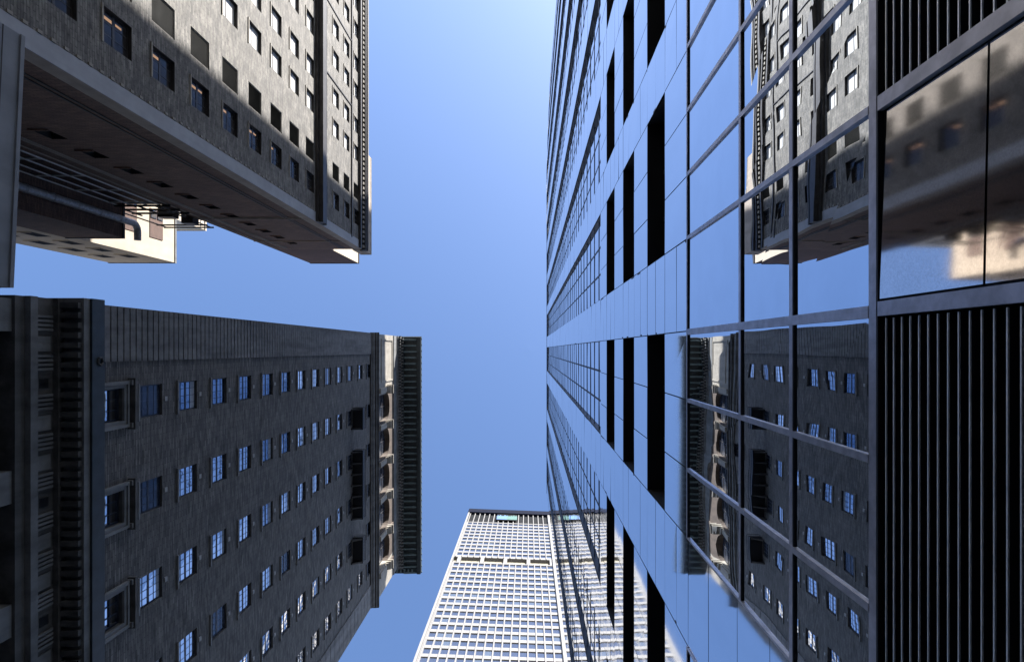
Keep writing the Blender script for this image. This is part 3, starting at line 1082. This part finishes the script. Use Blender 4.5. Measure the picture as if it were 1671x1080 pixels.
def tframe(mbx, x, z):
    a, b = WWt / 2, WHt / 2
    d = 0.17
    for q in ([(x - a, 0, z - b), (x + a, 0, z - b), (x + a, d, z - b), (x - a, d, z - b)],
              [(x - a, 0, z + b), (x - a, d, z + b), (x + a, d, z + b), (x + a, 0, z + b)],
              [(x - a, 0, z - b), (x - a, d, z - b), (x - a, d, z + b), (x - a, 0, z + b)],
              [(x + a, 0, z - b), (x + a, 0, z + b), (x + a, d, z + b), (x + a, d, z - b)]):
        mbx.quad(q, 'white_precast')
    mbx.box(x - a, x + a, 0.10, 0.14, z - b, z - b + 0.08, 'dark_metal')
    mbx.box(x - a, x + a, 0.10, 0.14, z + b - 0.14, z + b, 'dark_metal')
rowpale = {i: (0.38 if i in (16, 17, 21, 22) else 0.09) for i in range(len(rowz))}
rest = MB()
for i, (x, z) in enumerate(cells):
    ri = i // NC
    mt = 'tower_glass_pale' if R.random() < rowpale[ri] else 'tower_glass'
    if 18 <= ri < 24:
        m = MB(); tframe(m, x, z); o = m.build('window'); tput(o)
        m = MB(); tpane(m, x, z, mt); p = m.build('pane'); p.parent = o; p.location = (0, 0, 0)
    else:
        tframe(rest, x, z); tpane(rest, x, z, mt)
o = rest.build('window_grid'); tput(o); o['kind'] = 'stuff'

# ================================================================= GLASS TOWER on the right
XG = 2.93
GT = thing('glass_building', 'mirror glass and steel office tower filling the right side, reflecting its neighbours', 'building', (16, -10, GZ))
ZTOP = 112.2
YEND0, YEND1 = -45.2, 23.6
def fx(y):
    if y > -29: return XG
    t = (y + 29) / (-16.2)
    return XG + 0.62 * t ** 1.3
def gb(mbx, d0, d1, y0, y1, z0, z1, mat):
    """box between depths d0 (inside) and d1 (towards the street)"""
    n = 1 if y0 >= -29 else 2
    for i in range(n):
        a = y0 + (y1 - y0) * i / n; b = y0 + (y1 - y0) * (i + 1) / n
        mbx.hexa([(fx(a) - d1, a, z0), (fx(a) - d0, a, z0), (fx(b) - d0, b, z0), (fx(b) - d1, b, z0),
                  (fx(a) - d1, a, z1), (fx(a) - d0, a, z1), (fx(b) - d0, b, z1), (fx(b) - d1, b, z1)], mat)
def gq(mbx, d, y0, y1, z0, z1, mat, jit, skew=0.0):
    j = [R.uniform(-jit, jit) for _ in range(4)]
    j = [j[0] - skew, j[1] - skew, j[2] + skew, j[3] + skew]
    mbx.quad([(fx(y0) - d - j[0], y0, z0), (fx(y0) - d - j[1], y0, z1), (fx(y1) - d - j[2], y1, z1), (fx(y1) - d - j[3], y1, z0)], mat)
S = XG
piers = [(-15.42, -14.9), (-14.3, -13.75), (-12.6, -12.05), (-10.95, -10.4), (-9.25, -8.7), (-7.55, -7.0), (-5.84, -5.27), (-4.10, -3.53), (-2.365, -1.892),
         (-0.697, -0.115), (1.185, 1.862), (3.30, 3.93), (5.33, 5.96), (7.40, 8.05)]
piers = [(a * S, b * S) for a, b in piers]
bays = [(piers[i][1], piers[i + 1][0]) for i in range(len(piers) - 1)]
Z1, Z2, Z3, Z4 = 5.76, 7.56, 9.40, 12.55     # lower glazing lines
DW = [(14.70, 16.90), (19.00, 21.22), (23.33, 25.72)]   # recessed windows
ZS = 27.85
# core volume behind the skin
m = MB()
m.hexa([(XG + 0.6, -29, GZ), (40, -29, GZ), (40, YEND1 - 0.05, GZ), (XG + 0.6, YEND1 - 0.05, GZ),
        (XG + 0.6, -29, ZTOP - 0.1), (40, -29, ZTOP - 0.1), (40, YEND1 - 0.05, ZTOP - 0.1), (XG + 0.6, YEND1 - 0.05, ZTOP - 0.1)], 'black_metal')
m.hexa([(4.3, YEND0 + 0.05, GZ), (40, YEND0 + 0.05, GZ), (40, -29.01, GZ), (4.3, -29.01, GZ),
        (4.3, YEND0 + 0.05, ZTOP - 0.1), (40, YEND0 + 0.05, ZTOP - 0.1), (40, -29.01, ZTOP - 0.1), (4.3, -29.01, ZTOP - 0.1)], 'black_metal')
m.build('core', GT)
m = MB()
m.quad([(XG, YEND1, GZ), (40, YEND1, GZ), (40, YEND1, ZTOP), (XG, YEND1, ZTOP)], 'panel_steel')
m.quad([(fx(YEND0), YEND0, GZ), (fx(YEND0), YEND0, ZTOP), (40, YEND0, ZTOP), (40, YEND0, GZ)], 'panel_steel')
m.build('end_wall', GT)
m = MB()
gb(m, -1.0, 0.03, YEND0, -29, ZTOP - 0.35, ZTOP, 'panel_steel'); gb(m, -1.0, 0.03, -29, YEND1, ZTOP - 0.35, ZTOP, 'panel_steel')
m.build('roof_edge', GT)
G = 0.012
def panelled(mbx, y0, y1, zb, d, mat, jit, cols=1, skew=0.0):
    gb(mbx, d - 0.04, d - 0.02, y0, y1, zb[0], zb[-1], 'black_metal')
    for i in range(len(zb) - 1):
        for c in range(cols):
            a = y0 + (y1 - y0) * c / cols; b = y0 + (y1 - y0) * (c + 1) / cols
            gq(mbx, d, a + G, b - G, zb[i] + G, zb[i + 1] - G, mat, jit, skew)
zup = [ZS + 4.11 * k for k in range(0, 21)]
zup = [z for z in zup if z < ZTOP - 0.5]
joints = [Z4, 13.55, 14.70, 15.8, 16.90, 17.95, 19.00, 20.1, 21.22, 22.3, 23.33, 24.5, 25.72, 26.8] + [ZS] + [z for z in [ZS + 2.055 * k for k in range(1, 41)]] + [ZTOP - 0.35]
lowj_pos = [GZ, 0.5, 2.6, 4.37, Z1, 7.0, 8.3, 9.6, 11.14, Z4]
for (a, b) in piers:
    m = MB()
    panelled(m, a, b, joints, 0.0, 'panel_steel', 0.004)
    # dark returns to the recessed bays
    gb(m, -0.45, -0.003, a, a + 0.05, Z4, ZTOP - 0.4, 'black_metal')
    gb(m, -0.45, -0.003, b - 0.05, b, Z4, ZTOP - 0.4, 'black_metal')
    if a > 0:
        panelled(m, a, b, lowj_pos, 0.0, 'panel_steel', 0.004)
    m.build('pier', GT)
# spandrels between recessed windows
sp_z = [(Z4, DW[0][0]), (DW[0][1], DW[1][0]), (DW[1][1], DW[2][0]), (DW[2][1], ZS)]
for (a, b) in bays:
    for (z0, z1) in sp_z:
        m = MB()
        gb(m, -0.46, -0.02, a + 0.001, b - 0.001, z0 + 0.003, z1 - 0.003, 'black_metal')
        for c in range(3):
            ya = a + (b - a) * c / 3; yb = a + (b - a) * (c + 1) / 3
            gq(m, 0.0, ya + G, yb - G, z0 + 0.004, z1 - 0.004, 'panel_steel', 0.004)
        m.build('spandrel', GT)
    for (z0, z1) in DW:
        m = MB()
        for c in range(1, 3):
            y = a + (b - a) * c / 3
            gb(m, -0.48, -0.40, y - 0.04, y + 0.04, z0, z1, 'dark_metal')
        gb(m, -0.49, -0.42, a, b, z0, z0 + 0.07, 'dark_metal')
        w = m.build('recessed_window', GT)
        m = MB()
        gq(m, -0.45, a, b, z0, z1, 'dim_glass', 0)
        m.build('pane', w)
# upper glazing: one window per bay and storey
cellw = []
for bi, (a, b) in enumerate(bays):
    for k, z in enumerate(zup):
        cellw.append((bi, a, b, z, min(z + 4.11, ZTOP - 0.35)))
cellw.sort(key=lambda t: (t[3] ** 2 + 0.35 * ((t[1] + t[2]) / 2) ** 2))
def upper(mbf, mbp, a, b, z0, z1):
    zm = z0 + 2.055
    dg = -0.15
    for c in range(1, 3):
        y = a + (b - a) * c / 3
        gb(mbf, dg, dg + 0.014, y - 0.045, y + 0.045, z0, z1, 'blue_paint_frame')
    for z in (z0, zm):
        if z < z1:
            gb(mbf, dg, dg + 0.02, a, b, z - 0.10, z + 0.10, 'blue_paint_frame')
    for (q0, q1) in ((z0, min(zm, z1)), (zm, z1)):
        if q1 - q0 < 0.2: continue
        for c in range(3):
            ya = a + (b - a) * c / 3; yb = a + (b - a) * (c + 1) / 3
            gq(mbp, dg + 0.005, ya, yb, q0, q1, 'upper_glass', 0.005)
rf, rp = MB(), MB()
for n, (bi, a, b, z0, z1) in enumerate(cellw):
    if n < 100:
        m, p = MB(), MB()
        upper(m, p, a, b, z0, z1)
        w = m.build('window', GT); p.build('pane', w)
    else:
        upper(rf, rp, a, b, z0, z1)
        for i, mt in zip(range(len(rp.f)), rp.m): pass
for q, mi_ in zip(rp.f, rp.m):
    rf.quad([rp.v[i] for i in q], rp.mats[mi_])
o = rf.build('window_grid', GT); o['kind'] = 'stuff'

# lower glazing
lz = [Z1, Z2, Z3, Z4]
segs = []
for i, (a, b) in enumerate(bays):
    if (a + b) / 2 < 9:
        segs.append((a, b, 3))
    if i + 1 < len(piers) and piers[i + 1][1] < 0:
        segs.append((piers[i + 1][0], piers[i + 1][1], 1))
segs = []
for (a, b) in bays: segs.append((a, b, 3))
for (a, b) in piers:
    if a < 0: segs.append((a, b, 1))
for (a, b, n) in segs:
    m = MB()
    for c in range(n + 1):
        y = a + (b - a) * c / n
        w = 0.035
        ya, yb = y - w, y + w
        if c == 0: ya = y + 0.0005
        if c == n: yb = y - 0.0005
        if c == 0 and n == 3 and -0.5 < a < 0: yb = y + 0.07
        gb(m, -0.05, 0.03, ya, yb, Z1 + 0.08, Z4 - 0.05, 'frame_metal')
    for (zc, hw) in ((Z1, 0.075), (Z2, 0.06), (Z3, 0.055), (Z4, 0.045)):
        gb(m, -0.05, 0.026, a, b, zc - hw + 0.025, zc + hw, 'frame_metal'); gb(m, -0.05, 0.024, a, b, zc - hw + 0.002, zc - hw + 0.024, 'black_metal')  # black strip: shade under the bar put into its colour
    w = m.build('curtain_wall_frame', GT)
    m = MB()
    for i in range(3):
        for c in range(n):
            ya = a + (b - a) * c / n; yb = a + (b - a) * (c + 1) / n
            gq(m, 0.0, ya, yb, lz[i], lz[i + 1], 'mirror_glass', 0.003)
    m.build('pane', w)
# base: louvres in the bays, polished panels under the piers
for (a, b) in bays:
    m = MB()
    gb(m, -0.30, -0.28, a, b, GZ, Z1, 'black_metal')
    z = Z1 - 0.16
    while z > 0.3:
        gb(m, -0.28, -0.012, a + 0.08, b - 0.08, z + 0.002, z + 0.010, 'black_metal')
        z -= 0.1185
    lv = m.build('louvre', GT)
    m = MB()
    z = Z1 - 0.16
    while z > 0.3:
        gb(m, -0.012, 0.0, a + 0.08, b - 0.08, z, z + 0.0125, 'nose_metal')
        z -= 0.1185
    m.build('louvre_nosing', lv)
for (a, b) in piers:
    m = MB()
    gb(m, -0.02, 0.03, a - 0.06, a + 0.06, GZ, Z1 - 0.08, 'frame_metal')
    gb(m, -0.02, 0.03, b - 0.06, b + 0.06, GZ, Z1 - 0.08, 'frame_metal')
    m.build('base_frame', GT)
    if a < 0:
        m = MB()
        panelled(m, a + 0.07, b - 0.07, [GZ, 0.4, 2.4, 3.4, 4.37, Z1 - 0.08], 0.0, 'polished_granite', 0.0012, skew=0.016)
        m.build('granite_panel', GT)
